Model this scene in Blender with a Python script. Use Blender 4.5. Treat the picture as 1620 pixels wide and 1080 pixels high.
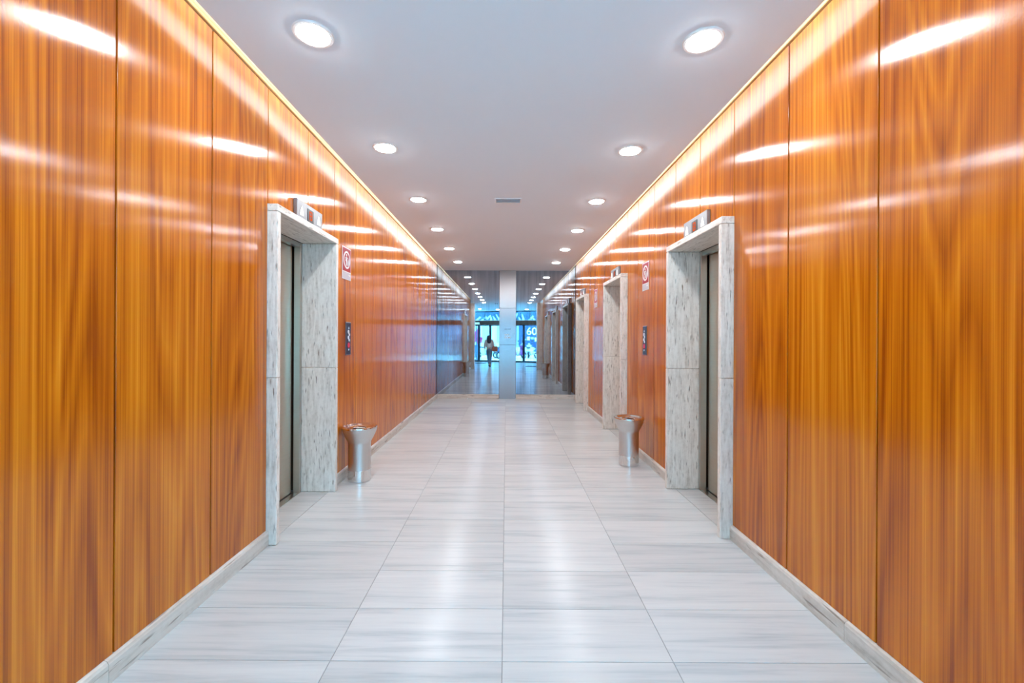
import bpy, bmesh, math, random
from mathutils import Vector, Matrix, Euler

random.seed(7)
scene = bpy.context.scene
COL = scene.collection
for _o in list(bpy.data.objects):
    bpy.data.objects.remove(_o)

# ------------------------------------------------------------------ camera, sky, exposure
EYE = 1.40                      # camera height (m)
FPX = 665.0                     # focal length in pixels of the 1620x1080 frame
cam_data = bpy.data.cameras.new('camera')
cam_data.sensor_width = 36.0
cam_data.lens = FPX / 1620.0 * 36.0
cam_data.shift_x = 9.0 / 1620.0
cam_data.shift_y = -5.5 / 1620.0
cam_data.clip_start = 0.05
cam_data.clip_end = 300.0
cam = bpy.data.objects.new('camera', cam_data)
COL.objects.link(cam)
cam.location = (0, 0, EYE)
cam.rotation_euler = (math.pi / 2, math.radians(-0.30), 0)
scene.camera = cam

world = bpy.data.worlds.new('overcast_sky')
scene.world = world
world.use_nodes = True
_bg = world.node_tree.nodes['Background']
_bg.inputs['Color'].default_value = (0.38, 0.76, 1.0, 1)
_bg.inputs['Strength'].default_value = 14.5

vs = scene.view_settings
vs.view_transform = 'Standard'
vs.look = 'None'
vs.exposure = 0.95
vs.gamma = 1.0
vs.use_curve_mapping = False
scene.cycles.max_bounces = 14
scene.cycles.diffuse_bounces = 6
scene.cycles.glossy_bounces = 10
scene.cycles.transmission_bounces = 8
scene.cycles.transparent_max_bounces = 12
scene.cycles.sample_clamp_indirect = 12.0
scene.cycles.caustics_reflective = True

LAMP = 110.0                    # radiance of the downlight diffusers
COVE = 3.1                     # radiance of the cove strips

# ------------------------------------------------------------------ main measures
XL, XR = -1.605, 1.59           # faces of the wood walls
D = 9.70                        # mirror plane
CEIL = 2.955                    # lowered ceiling
PTOP = 3.065                    # top of the wood panels, seen in the cove slot
CEL, CER = -1.448, 1.453        # edges of the lowered ceiling
BASE = 0.10
Y0L, Y0R = 0.55, 0.95           # where the corridor walls end behind the camera's view
LOBX = 3.4
LOBY = -6.0

# ------------------------------------------------------------------ helpers
def obj(name, mesh, mat=None, parent=None, loc=(0, 0, 0), rotz=0.0):
    o = bpy.data.objects.new(name, mesh)
    COL.objects.link(o)
    o.location = loc
    o.rotation_euler = (0, 0, rotz)
    if parent is not None:
        o.parent = parent
    if mat is not None and mesh is not None and len(mesh.materials) == 0:
        mesh.materials.append(mat)
    return o

def thing(name, label, cat, loc=(0, 0, 0), rotz=0.0, group=None):
    o = obj(name, None, None, None, loc, rotz)
    o['label'] = label
    o['category'] = cat
    if group:
        o['group'] = group
    return o

def tag(o, label, cat, group=None):
    o['label'] = label
    o['category'] = cat
    if group:
        o['group'] = group
    return o

def struct(name, mesh=None, mat=None, label=None, loc=(0, 0, 0), rotz=0.0):
    o = obj(name, mesh, mat, None, loc, rotz)
    o['kind'] = 'structure'
    if label:
        o['label'] = label
    return o

def to_mesh(bm, name, smooth=False):
    bmesh.ops.recalc_face_normals(bm, faces=bm.faces)
    me = bpy.data.meshes.new(name)
    bm.to_mesh(me)
    bm.free()
    if smooth:
        for p in me.polygons:
            p.use_smooth = True
        me.set_sharp_from_angle(angle=math.radians(32))
    return me

def add_box(bm, x0, x1, y0, y1, z0, z1, bev=0.0):
    r = bmesh.ops.create_cube(bm, size=1.0)
    vs_ = r['verts']
    for v in vs_:
        v.co = Vector(((x0 + x1) / 2 + v.co.x * (x1 - x0),
                       (y0 + y1) / 2 + v.co.y * (y1 - y0),
                       (z0 + z1) / 2 + v.co.z * (z1 - z0)))
    if bev > 0:
        es = list({e for v in vs_ for e in v.link_edges})
        bmesh.ops.bevel(bm, geom=es, offset=bev, segments=1, affect='EDGES', profile=0.5)

def box(x0, x1, y0, y1, z0, z1, bev=0.0, name='box'):
    bm = bmesh.new()
    add_box(bm, x0, x1, y0, y1, z0, z1, bev)
    return to_mesh(bm, name)

def boxes(lst, bev=0.0, name='boxes'):
    bm = bmesh.new()
    for b in lst:
        add_box(bm, *b, bev)
    return to_mesh(bm, name)

_cache = {}
def tile_mesh(w, d, h, bev):
    k = (round(w, 4), round(d, 4), round(h, 4), bev)
    if k not in _cache:
        _cache[k] = box(-w / 2, w / 2, -d / 2, d / 2, -h, 0, bev, 'tile')
    return _cache[k]

def lathe(profile, seg=48, name='lathe', close=True):
    """profile: list of (r, z)."""
    bm = bmesh.new()
    rings = []
    for r, z in profile:
        if r < 1e-6:
            rings.append([bm.verts.new((0, 0, z))])
        else:
            rings.append([bm.verts.new((r * math.cos(2 * math.pi * i / seg), r * math.sin(2 * math.pi * i / seg), z)) for i in range(seg)])
    for a, b in zip(rings, rings[1:]):
        for i in range(seg):
            j = (i + 1) % seg
            if len(a) == 1 and len(b) == 1:
                continue
            if len(a) == 1:
                bm.faces.new((a[0], b[j], b[i]))
            elif len(b) == 1:
                bm.faces.new((a[i], a[j], b[0]))
            else:
                bm.faces.new((a[i], a[j], b[j], b[i]))
    return to_mesh(bm, name, True)

def prism(pts, y0, y1, name='prism', bev=0.0):
    """extrude a polygon given in local (x, z) from y0 to y1."""
    bm = bmesh.new()
    f = bm.faces.new([bm.verts.new((p[0], y0, p[1])) for p in pts])
    r = bmesh.ops.extrude_face_region(bm, geom=[f])
    for e in r['geom']:
        if isinstance(e, bmesh.types.BMVert):
            e.co.y = y1
    if bev > 0:
        bmesh.ops.bevel(bm, geom=list(bm.edges), offset=bev, segments=1, affect='EDGES', profile=0.5)
    return to_mesh(bm, name)

def tube(path, radius, seg=8, name='tube', bm=None, caps=True):
    own = bm is None
    if own:
        bm = bmesh.new()
    pts = [Vector(p) for p in path]
    rad = radius if isinstance(radius, (list, tuple)) else [radius] * len(pts)
    rings = []
    for i, p in enumerate(pts):
        d = (pts[min(i + 1, len(pts) - 1)] - pts[max(i - 1, 0)]).normalized()
        up = Vector((0, 0, 1)) if abs(d.z) < 0.95 else Vector((1, 0, 0))
        a = d.cross(up).normalized()
        b = d.cross(a).normalized()
        rings.append([bm.verts.new(p + (a * math.cos(2 * math.pi * k / seg) + b * math.sin(2 * math.pi * k / seg)) * rad[i]) for k in range(seg)])
    for r0, r1 in zip(rings, rings[1:]):
        for k in range(seg):
            bm.faces.new((r0[k], r0[(k + 1) % seg], r1[(k + 1) % seg], r1[k]))
    if caps:
        bm.faces.new(rings[0][::-1])
        bm.faces.new(rings[-1])
    if own:
        return to_mesh(bm, name, True)

def ring_flat(r_out, r_in, y0, y1, seg=40, name='ring', sx=1.0):
    """annulus in the local xz plane, thickness y0..y1."""
    bm = bmesh.new()
    L = []
    for r, y in ((r_out, y0), (r_out, y1), (r_in, y1), (r_in, y0)):
        L.append([bm.verts.new((sx * r * math.cos(2 * math.pi * i / seg), y, r * math.sin(2 * math.pi * i / seg))) for i in range(seg)])
    for a in range(4):
        b = (a + 1) % 4
        for i in range(seg):
            j = (i + 1) % seg
            bm.faces.new((L[a][i], L[a][j], L[b][j], L[b][i]))
    return to_mesh(bm, name)

def skin(name, verts, edges, radii, mat, parent=None, sub=2):
    me = bpy.data.meshes.new(name)
    me.from_pydata([Vector(v) for v in verts], edges, [])
    o = obj(name, me, mat, parent)
    md = o.modifiers.new('skin', 'SKIN')
    for i, r in enumerate(radii):
        sv = me.skin_vertices[0].data[i]
        sv.radius = (r, r) if not isinstance(r, tuple) else r
        sv.use_root = (i == 0)
    md.use_smooth_shade = True
    s = o.modifiers.new('sub', 'SUBSURF')
    s.levels = sub
    s.render_levels = sub
    return o

# ------------------------------------------------------------------ materials
class NT:
    def __init__(self, name):
        self.m = bpy.data.materials.new(name)
        self.m.use_nodes = True
        self.t = self.m.node_tree
        self.b = self.t.nodes['Principled BSDF']
        self.out = self.t.nodes['Material Output']
    def n(self, typ, **kw):
        nd = self.t.nodes.new(typ)
        for k, v in kw.items():
            if k.startswith('i_'):
                nd.inputs[k[2:].replace('_', ' ')].default_value = v
            else:
                setattr(nd, k, v)
        return nd
    def l(self, a, b):
        self.t.links.new(a, b)
    def set(self, **kw):
        for k, v in kw.items():
            key = k.replace('_', ' ')
            if isinstance(v, tuple) and len(v) == 3:
                v = (*v, 1)
            self.b.inputs[key].default_value = v
        return self
    def ramp(self, stops, fac):
        r = self.n('ShaderNodeValToRGB')
        el = r.color_ramp.elements
        while len(el) < len(stops):
            el.new(0.5)
        for e, (p, c) in zip(el, stops):
            e.position = p
            e.color = (*c, 1) if len(c) == 3 else c
        self.l(fac, r.inputs['Fac'])
        return r.outputs['Color']
    def math(self, op, a, b=None):
        nd = self.n('ShaderNodeMath', operation=op)
        for i, v in enumerate((a, b)):
            if v is None:
                continue
            if isinstance(v, (int, float)):
                nd.inputs[i].default_value = v
            else:
                self.l(v, nd.inputs[i])
        return nd.outputs[0]
    def coords(self, scale, use_random=True, kind='world'):
        """stretched coordinates, shifted per object so that no two pieces repeat."""
        if kind == 'world':
            src = self.n('ShaderNodeNewGeometry').outputs['Position']
        else:
            src = self.n('ShaderNodeTexCoord').outputs['Object']
        mul = self.n('ShaderNodeVectorMath', operation='MULTIPLY')
        self.l(src, mul.inputs[0])
        mul.inputs[1].default_value = scale
        if not use_random:
            return mul.outputs[0]
        info = self.n('ShaderNodeObjectInfo')
        r = self.math('MULTIPLY', info.outputs['Random'], 37.0)
        add = self.n('ShaderNodeVectorMath', operation='ADD')
        self.l(mul.outputs[0], add.inputs[0])
        self.l(r, add.inputs[1])
        return add.outputs[0]
    def noise(self, vec, scale=1.0, detail=3.0, rough=0.55, dist=0.0):
        nd = self.n('ShaderNodeTexNoise')
        nd.inputs['Scale'].default_value = scale
        nd.inputs['Detail'].default_value = detail
        nd.inputs['Roughness'].default_value = rough
        nd.inputs['Distortion'].default_value = dist
        self.l(vec, nd.inputs['Vector'])
        return nd.outputs['Fac']
    def mix(self, fac, a, b, blend='MIX'):
        nd = self.n('ShaderNodeMix', data_type='RGBA', blend_type=blend)
        if isinstance(fac, (int, float)):
            nd.inputs[0].default_value = fac
        else:
            self.l(fac, nd.inputs[0])
        for i, v in ((6, a), (7, b)):
            if isinstance(v, tuple):
                nd.inputs[i].default_value = (*v, 1) if len(v) == 3 else v
            else:
                self.l(v, nd.inputs[i])
        return nd.outputs[2]
    def bump(self, h, dist, strength=1.0, normal=None):
        nd = self.n('ShaderNodeBump')
        nd.inputs['Distance'].default_value = dist
        nd.inputs['Strength'].default_value = strength
        self.l(h, nd.inputs['Height'])
        if normal is not None:
            self.l(normal, nd.inputs['Normal'])
        return nd.outputs['Normal']

def plain(name, col, rough=0.5, metal=0.0, spec=0.5, emit=None, estr=0.0):
    t = NT(name)
    t.set(Base_Color=col, Roughness=rough, Metallic=metal)
    t.b.inputs['Specular IOR Level'].default_value = spec
    # faint unevenness so that no surface is one flat tone
    f = t.noise(t.coords((9, 9, 9), True, 'object'), 1.0, 3.0)
    c = t.mix(f, tuple(max(0.0, c * 0.93) for c in col), tuple(min(1.0, c * 1.05) for c in col))
    t.l(c, t.b.inputs['Base Color'])
    if emit:
        t.set(Emission_Color=emit, Emission_Strength=estr)
    return t.m

def wood_material():
    t = NT('lacquered_teak')
    info = t.n('ShaderNodeObjectInfo')
    # figure: slow bands that wander with height, fine vertical grain on top
    c_slow = t.coords((0.0, 3.2, 0.20))
    slow = t.noise(c_slow, 1.0, 1.0, 0.5, 0.15)
    rings = t.math('FRACT', t.math('MULTIPLY', slow, 16.0))
    rings = t.math('ABSOLUTE', t.math('SUBTRACT', rings, 0.5))          # 0 .. 0.5
    rings = t.math('MULTIPLY', rings, 2.0)
    mid = t.noise(t.coords((0.0, 58.0, 0.22)), 1.0, 3.0, 0.6)
    fine = t.noise(t.coords((0.0, 230.0, 1.0)), 1.0, 2.0, 0.6)
    band = t.noise(t.coords((0.0, 5.5, 0.08)), 1.0, 1.0)
    s = t.math('ADD', t.math('MULTIPLY', rings, 0.12), t.math('MULTIPLY', mid, 0.42))
    s = t.math('ADD', s, t.math('MULTIPLY', fine, 0.30))
    s = t.math('ADD', s, t.math('MULTIPLY', band, 0.26))
    col = t.ramp([(0.41, (0.26, 0.050, 0.0015)), (0.51, (0.44, 0.108, 0.002)), (0.60, (0.56, 0.158, 0.004)), (0.72, (0.70, 0.245, 0.014))], s)
    hsv = t.n('ShaderNodeHueSaturation')
    t.l(col, hsv.inputs['Color'])
    hsv.inputs['Saturation'].default_value = 1.0
    t.l(t.math('ADD', t.math('MULTIPLY', info.outputs['Random'], 0.16), 0.93), hsv.inputs['Value'])
    t.l(hsv.outputs['Color'], t.b.inputs['Base Color'])
    t.set(Roughness=0.165, Anisotropic=0.90)
    t.b.inputs['IOR'].default_value = 1.58
    tg = t.n('ShaderNodeCombineXYZ')
    tg.inputs[1].default_value = 1.0
    t.l(tg.outputs[0], t.b.inputs['Tangent'])
    warp = t.noise(t.coords((0.0, 2.6, 1.1)), 1.0, 1.0)
    peel = t.noise(t.coords((0.0, 190.0, 60.0)), 1.0, 1.0)
    n1 = t.bump(warp, 0.0045, 1.0)
    n2 = t.bump(peel, 0.00010, 1.0, n1)
    t.l(n2, t.b.inputs['Normal'])
    return t.m

def molding_wood():
    t = NT('pale_wood_trim')
    g = t.noise(t.coords((60, 1.5, 60)), 1.0, 3.0)
    c = t.ramp([(0.3, (0.56, 0.30, 0.11)), (0.7, (0.76, 0.50, 0.24))], g)
    t.l(c, t.b.inputs['Base Color'])
    t.set(Roughness=0.35)
    return t.m

def travertine(name, scale, rnd=True, k=1.0):
    t = NT(name)
    v = t.noise(t.coords(scale, rnd), 1.0, 4.0, 0.62, 0.25)
    sp = t.noise(t.coords((34, 34, 34), rnd), 1.0, 3.0, 0.6)
    base = t.ramp([(0.30, (0.44, 0.39, 0.33)), (0.42, (0.63, 0.58, 0.52)), (0.56, (0.76, 0.715, 0.655)), (0.80, (0.84, 0.80, 0.75))], t.math('ADD', t.math('MULTIPLY', v, 0.75), t.math('MULTIPLY', sp, 0.25)))
    pit_sc = tuple(s * 1.7 for s in scale)
    pit = t.noise(t.coords(pit_sc, rnd), 1.0, 2.0, 0.5)
    mask = t.ramp([(0.625, (0, 0, 0)), (0.72, (1, 1, 1))], pit)
    if k != 1.0:
        base = t.mix(1.0, base, (k, k, k), 'MULTIPLY')
    col = t.mix(mask, base, (0.26, 0.22, 0.18))
    t.l(col, t.b.inputs['Base Color'])
    t.set(Roughness=0.42)
    inv = t.math('SUBTRACT', 1.0, mask)
    t.l(t.bump(inv, 0.003, 0.8), t.b.inputs['Normal'])
    return t.m

def marble():
    t = NT('white_veined_marble')
    info = t.n('ShaderNodeObjectInfo')
    v1 = t.noise(t.coords((0.9, 15.0, 1.0)), 1.0, 5.0, 0.62, 0.5)
    v2 = t.noise(t.coords((2.6, 62.0, 1.0)), 1.0, 3.0, 0.6, 0.3)
    v3 = t.noise(t.coords((2.0, 2.0, 1.0)), 1.0, 3.0)
    s = t.math('ADD', t.math('MULTIPLY', v1, 0.62), t.math('MULTIPLY', v2, 0.26))
    s = t.math('ADD', s, t.math('MULTIPLY', v3, 0.12))
    col = t.ramp([(0.30, (0.35, 0.385, 0.405)), (0.40, (0.45, 0.48, 0.495)), (0.49, (0.53, 0.55, 0.555)), (0.66, (0.585, 0.60, 0.595))], s)
    k = t.math('ADD', t.math('MULTIPLY', info.outputs['Random'], 0.11), 0.90)
    hsv = t.n('ShaderNodeHueSaturation')
    t.l(col, hsv.inputs['Color'])
    t.l(k, hsv.inputs['Value'])
    t.l(hsv.outputs['Color'], t.b.inputs['Base Color'])
    rg = t.math('ADD', t.math('MULTIPLY', v3, 0.05), 0.205)
    t.l(rg, t.b.inputs['Roughness'])
    t.b.inputs['Specular IOR Level'].default_value = 0.18
    wv = t.noise(t.coords((3.0, 5.0, 1.0)), 1.0, 1.0)
    t.l(t.bump(wv, 0.0012, 1.0), t.b.inputs['Normal'])
    return t.m

def steel(name, col, rough, aniso, tangent, streak):
    t = NT(name)
    g = t.noise(t.coords(streak, True, 'object'), 1.0, 2.0)
    c = t.mix(g, tuple(x * 0.90 for x in col), col)
    t.l(c, t.b.inputs['Base Color'])
    t.set(Metallic=1.0, Roughness=rough, Anisotropic=aniso)
    if tangent is not None:
        tg = t.n('ShaderNodeCombineXYZ')
        for i in range(3):
            tg.inputs[i].default_value = tangent[i]
        t.l(tg.outputs[0], t.b.inputs['Tangent'])
    return t.m

def mirror_material():
    t = NT('smoked_mirror')
    streak = t.noise(t.coords((15.0, 1.0, 0.55)), 1.0, 5.0, 0.65)
    blot = t.noise(t.coords((2.4, 1.0, 2.0)), 1.0, 3.0)
    s = t.math('ADD', t.math('MULTIPLY', streak, 0.7), t.math('MULTIPLY', blot, 0.3))
    col = t.ramp([(0.34, (0.26, 0.31, 0.36)), (0.50, (0.39, 0.46, 0.53)), (0.66, (0.50, 0.57, 0.64))], s)
    t.l(col, t.b.inputs['Base Color'])
    t.set(Metallic=1.0, Roughness=0.012)
    return t.m

def thin_glass(name, tint, refl=0.08):
    t = NT(name)
    t.t.nodes.remove(t.b)
    tr = t.n('ShaderNodeBsdfTransparent')
    tr.inputs[0].default_value = (*tint, 1)
    gl = t.n('ShaderNodeBsdfGlossy')
    gl.inputs['Roughness'].default_value = 0.01
    fr = t.n('ShaderNodeLayerWeight')
    fr.inputs['Blend'].default_value = 0.25
    f = t.math('ADD', t.math('MULTIPLY', fr.outputs['Fresnel'], 0.7), refl * 0.4)
    mx = t.n('ShaderNodeMixShader')
    t.l(f, mx.inputs[0])
    t.l(tr.outputs[0], mx.inputs[1])
    t.l(gl.outputs[0], mx.inputs[2])
    t.l(mx.outputs[0], t.out.inputs['Surface'])
    return t.m

def emitter(name, col, strength, base=0.9):
    t = NT(name)
    t.set(Base_Color=(base, base, base), Emission_Color=col, Emission_Strength=strength)
    if base < 0.5:
        t.b.inputs['Specular IOR Level'].default_value = 0.0
    return t.m

def ceiling_paint():
    t = NT('ceiling_paint')
    f = t.noise(t.coords((1.2, 1.2, 1.2), False), 1.0, 2.0)
    c = t.mix(f, (0.775, 0.86, 0.935), (0.795, 0.87, 0.94))
    t.l(c, t.b.inputs['Base Color'])
    t.set(Roughness=0.75)
    t.b.inputs['Specular IOR Level'].default_value = 0.2
    return t.m

M_wood = wood_material()
M_trimwood = molding_wood()
M_trav = travertine('travertine_vertical', (44, 44, 5.5))
M_travh = travertine('travertine_lintel', (44, 5.5, 44))
M_travb = travertine('travertine_skirting', (26, 2.4, 26), True, 0.80)
M_travp = travertine('travertine_plinth', (2.4, 26, 26), True, 0.85)
M_marble = marble()
M_grout = plain('grout', (0.30, 0.31, 0.32), 0.9)
M_groove = plain('dark_groove', (0.045, 0.022, 0.010), 0.8)
M_ceil = ceiling_paint()
M_white = plain('white_enamel', (0.82, 0.82, 0.82), 0.35)
M_mirror = mirror_material()
M_plate = steel('brushed_steel_pillar', (0.50, 0.49, 0.49), 0.26, 0.75, (1, 0, 0), (1.2, 1, 60))
M_door = steel('brushed_steel_door', (0.72, 0.575, 0.45), 0.38, 0.6, (0, 1, 0), (2, 2, 90))
M_frame = steel('steel_frame', (0.55, 0.52, 0.48), 0.28, 0.0, None, (3, 3, 60))
M_ind = steel('satin_steel_plate', (0.30, 0.31, 0.32), 0.45, 0.0, None, (60, 3, 3))
M_chrome = steel('polished_chrome', (0.80, 0.79, 0.78), 0.06, 0.0, None, (4, 4, 4))
M_satin = steel('satin_bin_steel', (0.66, 0.655, 0.65), 0.36, 0.0, None, (50, 50, 1.2))
M_black = plain('black_plastic', (0.012, 0.012, 0.015), 0.35)
M_shaftshade = plain('shaft_shade', (0.01, 0.01, 0.011), 0.9)
M_lamp = emitter('downlight_diffuser', (0.935, 0.965, 1.0), LAMP)
M_cove = emitter('cove_led', (0.78, 0.94, 1.0), COVE)
M_red7 = emitter('orange_digit', (1.0, 0.13, 0.01), 0.42, 0.01)
M_arrow = plain('white_arrow', (0.86, 0.86, 0.85), 0.4, emit=(1, 1, 1), estr=0.3)
M_signred = plain('sign_red', (0.33, 0.012, 0.024), 0.45, spec=0.2)
M_signwhite = plain('sign_white', (0.80, 0.78, 0.77), 0.35)
M_signgrey = plain('sign_grey', (0.50, 0.48, 0.52), 0.4)
M_navy = plain('call_panel_navy', (0.035, 0.045, 0.085), 0.25)
M_pink = emitter('lit_button', (0.9, 0.03, 0.10), 0.35, 0.05)
M_button = plain('button_white', (0.75, 0.77, 0.82), 0.3)
M_vent = plain('vent_enamel', (0.80, 0.84, 0.88), 0.5)
M_ventdark = plain('vent_inside', (0.80, 0.84, 0.90), 0.7)
M_wall = plain('lobby_plaster', (0.66, 0.63, 0.58), 0.6)
M_cream = plain('cove_plaster', (0.80, 0.79, 0.77), 0.8)

# ------------------------------------------------------------------ corridor shell
PORTALS = {
    'left': [(2.82, 3.84)],
    'right': [(2.945, 3.965), (5.53, 6.55), (8.115, 9.135)],
}
PTOPS = {'left': 2.295, 'right': 2.262}
PROT = {'left': 0.068, 'right': 0.086}
DEEP = {'left': 0.245, 'right': 0.212}
JOINTS = {
    'left': [0.55, 1.165, 1.725, 2.288, 2.82, 3.39, 3.915, 4.468, 5.03, 5.607, 6.16, 6.702, 7.26, 7.81, 8.37, 8.93, 9.685],
    'right': [0.95, 1.235, 1.80, 2.375, 2.945, 3.46, 3.965, 4.525, 5.08, 5.53, 6.12, 6.68, 7.24, 7.80, 8.36, 9.135, 9.685],
}

def build_wall(side):
    s = -1 if side == 'left' else 1
    X = XL if side == 'left' else XR
    Y0 = Y0L if side == 'left' else Y0R
    xa, xb = X + s * 0.022, X + s * 0.50
    x0, x1 = min(xa, xb), max(xa, xb)
    segs, y = [], Y0
    for p, q in PORTALS[side]:
        segs.append((x0, x1, y, p, 0, 3.30))
        segs.append((x0, x1, p, q, PTOPS[side], 3.30))
        segs.append((min(X + s * .42, xb), max(X + s * .42, xb), p, q, 0, PTOPS[side]))
        y = q
    segs.append((x0, x1, y, D + 0.02, 0, 3.30))
    w = struct('wall_' + side, boxes(segs, 0, 'wall_' + side), M_groove,
               'dark backing of the %s wood panelled corridor wall' % side)
    js = JOINTS[side]
    gap = 0.0085
    for k, (a, b) in enumerate(zip(js, js[1:])):
        a1, b1 = a + gap / 2, b - gap / 2
        pts = [(a1, BASE), (b1, BASE), (b1, PTOP), (a1, PTOP)]
        pt = PTOPS[side] + 0.003
        for p, q in PORTALS[side]:
            p1, q1 = p - 0.002, q + 0.002
            if b1 <= p1 + 0.02 or a1 >= q1 - 0.02:
                continue
            if a1 >= p1 - 0.02 and b1 <= q1 + 0.02:
                pts = [(a1, pt), (b1, pt), (b1, PTOP), (a1, PTOP)]
            elif a1 < p1:
                pts = [(a1, BASE), (p1, BASE), (p1, pt), (b1, pt), (b1, PTOP), (a1, PTOP)]
            else:
                pts = [(a1, pt), (q1, pt), (q1, BASE), (b1, BASE), (b1, PTOP), (a1, PTOP)]
        cy = (a1 + b1) / 2
        me = prism([(py - cy, pz) for py, pz in pts], 0.0, 0.020, 'wood_panel', 0.0012)
        # local x runs along the wall, local +y into the wall
        rz = math.pi / 2 if side == 'left' else -math.pi / 2
        if side == 'right':
            for v in me.vertices:
                v.co.x = -v.co.x
            me.flip_normals()
        o = obj('wood_panel', me, M_wood, w, (X, cy, 0), rz)
        # slightly uneven hanging of the panels
        o.rotation_euler = (0, 0, rz + math.radians(random.uniform(-0.12, 0.12)))
    return w

wall_left = build_wall('left')
wall_right = build_wall('right')

# moulding above the panels, seen in the slot between wall and lowered ceiling
for n, (X, s) in enumerate(((XL, -1), (XR, 1)), 1):
    Y0 = Y0L if s < 0 else Y0R
    t_ = struct('trim_%d' % n, None, None, 'pale wood moulding along the top of the %s wood wall' % ('left' if s < 0 else 'right'))
    xs = sorted((X - s * 0.012, X + s * 0.022))
    obj('moulding_lower', box(xs[0], xs[1], Y0, D - 0.01, PTOP + 0.008, PTOP + 0.030, 0.004), M_trimwood, t_)
    xs = sorted((X - s * 0.006, X + s * 0.022))
    obj('moulding_upper', box(xs[0], xs[1], Y0, D - 0.01, PTOP + 0.033, PTOP + 0.075, 0.004), M_trimwood, t_)

# lowered ceiling with an open cove slot along each wall, and the slab above it
ceiling = struct('ceiling', box(CEL, CER, -0.05, D - 0.001, CEIL, CEIL + 0.022, 0.002), M_ceil,
                 'smooth pale grey lowered ceiling of the corridor')
obj('upper_slab', box(XL - 0.55, XR + 0.55, -0.05, D + 0.05, 3.27, 3.33), M_cream, ceiling)
obj('slab_edge', box(XL - 0.55, XR + 0.55, -0.10, -0.05, CEIL, 3.33), M_ceil, ceiling)

def cove_strip(x, raise_, s, label):
    """upright opal light bar standing behind the ceiling edge, facing the wall on side s."""
    t_ = thing('cove_light', label, 'light', (x, 0, CEIL + 0.022), 0, 'hidden cove lights')
    xs = sorted((-s * 0.014, 0.0))
    obj('housing', box(xs[0], xs[1], Y0R + 0.05, D - 0.05, raise_, raise_ + 0.225), M_white, t_)
    xs = sorted((0.0, s * 0.008))
    obj('strip', box(xs[0], xs[1], Y0R + 0.07, D - 0.07, raise_ + 0.002, raise_ + 0.223), M_cove, t_)
    for y in (1.2, 3.2, 5.2, 7.2, 9.2):
        obj('bracket', box(-0.006, 0.006, y, y + 0.02, 0.0, raise_), M_white, t_)
    return t_
cove_strip(CEL + 0.150, 0.022, -1, 'strip light hidden in the slot above the left wood wall')
cove_strip(CER - 0.105, 0.040, 1, 'strip light hidden in the slot above the right wood wall')

# floor: grout bed with marble slabs
floor = struct('floor', box(-LOBX, LOBX, LOBY, D, -0.05, -0.0035), M_grout, 'white veined marble slab floor')
ROW = 0.354
colsC = [XL + 0.002, -0.755, -0.011, 0.731, XR - 0.002]
colsL = [-LOBX, -2.241, -1.498, -0.755, -0.011, 0.731, 1.473, 2.216, LOBX]
rows = [1.82 + ROW * k for k in range(-21, 24)]
for a in rows:
    b = min(a + ROW, D)
    if a >= D - 0.02:
        continue
    cs = colsC if a > 0.9 else colsL
    for c0, c1 in zip(cs, cs[1:]):
        g = 0.0028
        w_, d_ = (c1 - c0) - g, (b - a) - g
        o = obj('marble_slab', tile_mesh(w_, d_, 0.02, 0.0012), M_marble, floor,
                ((c0 + c1) / 2, (a + b) / 2, random.uniform(-0.0004, 0.0004)))
        o.rotation_euler = (0, 0, 0)

# skirting stones
for side in ('left', 'right'):
    s = -1 if side == 'left' else 1
    X = XL if s < 0 else XR
    Y0 = Y0L if s < 0 else Y0R
    bb = struct('baseboard_' + side, None, None, 'travertine skirting along the %s wood wall' % side)
    runs, y = [], Y0
    for p, q in PORTALS[side]:
        runs.append((y, p))
        y = q
    runs.append((y, D - 0.02))
    prof = [(0.0, 0.0), (0.018, 0.0), (0.018, 0.080), (0.012, 0.093), (0.0, 0.099), (-0.020, 0.099), (-0.020, 0.0)]
    for a, b in runs:
        n = max(1, round((b - a) / 0.95))
        for i in range(n):
            ya, yb = a + (b - a) * i / n + 0.001, a + (b - a) * (i + 1) / n - 0.001
            bm = bmesh.new()
            f = bm.faces.new([bm.verts.new((X - s * px, ya, pz + 0.0005)) for px, pz in prof])
            r = bmesh.ops.extrude_face_region(bm, geom=[f])
            for e in r['geom']:
                if isinstance(e, bmesh.types.BMVert):
                    e.co.y = yb
            obj('skirting_stone', to_mesh(bm, 'skirting_stone'), M_travb, bb)

# ------------------------------------------------------------------ mirrored end wall
wb = struct('wall_back', box(XL - 0.5, XR + 0.5, D + 0.006, D + 0.20, 0, 3.30), M_groove, 'end wall behind the smoked mirrors')
PX0, PX1 = -0.160, 0.218
bbk = struct('baseboard_back', None, None, 'low travertine plinth under the mirrors')
for a, b in ((XL, PX0 - 0.004), (PX1 + 0.004, XR)):
    n = 2
    for i in range(n):
        xa, xb = a + (b - a) * i / n + 0.001, a + (b - a) * (i + 1) / n - 0.001
        obj('plinth_stone', box(xa, xb, D - 0.028, D + 0.004, 0.0006, 0.102, 0.003), M_travp, bbk)
for a, b, lab in ((XL + 0.004, PX0 - 0.003, 'smoked mirror sheet left of the steel pillar, reflecting the walking person'),
                  (PX1 + 0.003, XR - 0.004, 'smoked mirror sheet right of the steel pillar, reflecting the travertine elevator frames')):
    t_ = thing('wall_mirror', lab, 'mirror', ((a + b) / 2, D, 0.104))
    w2 = (b - a) / 2
    obj('glass', box(-w2, w2, -0.006, 0.004, 0.0, 3.06, 0.001), M_mirror, t_)
    obj('edge_strip', boxes([(-w2 - 0.002, -w2 + 0.003, -0.010, 0.004, 0, 3.06), (w2 - 0.003, w2 + 0.002, -0.010, 0.004, 0, 3.06)]), M_groove, t_)

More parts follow.
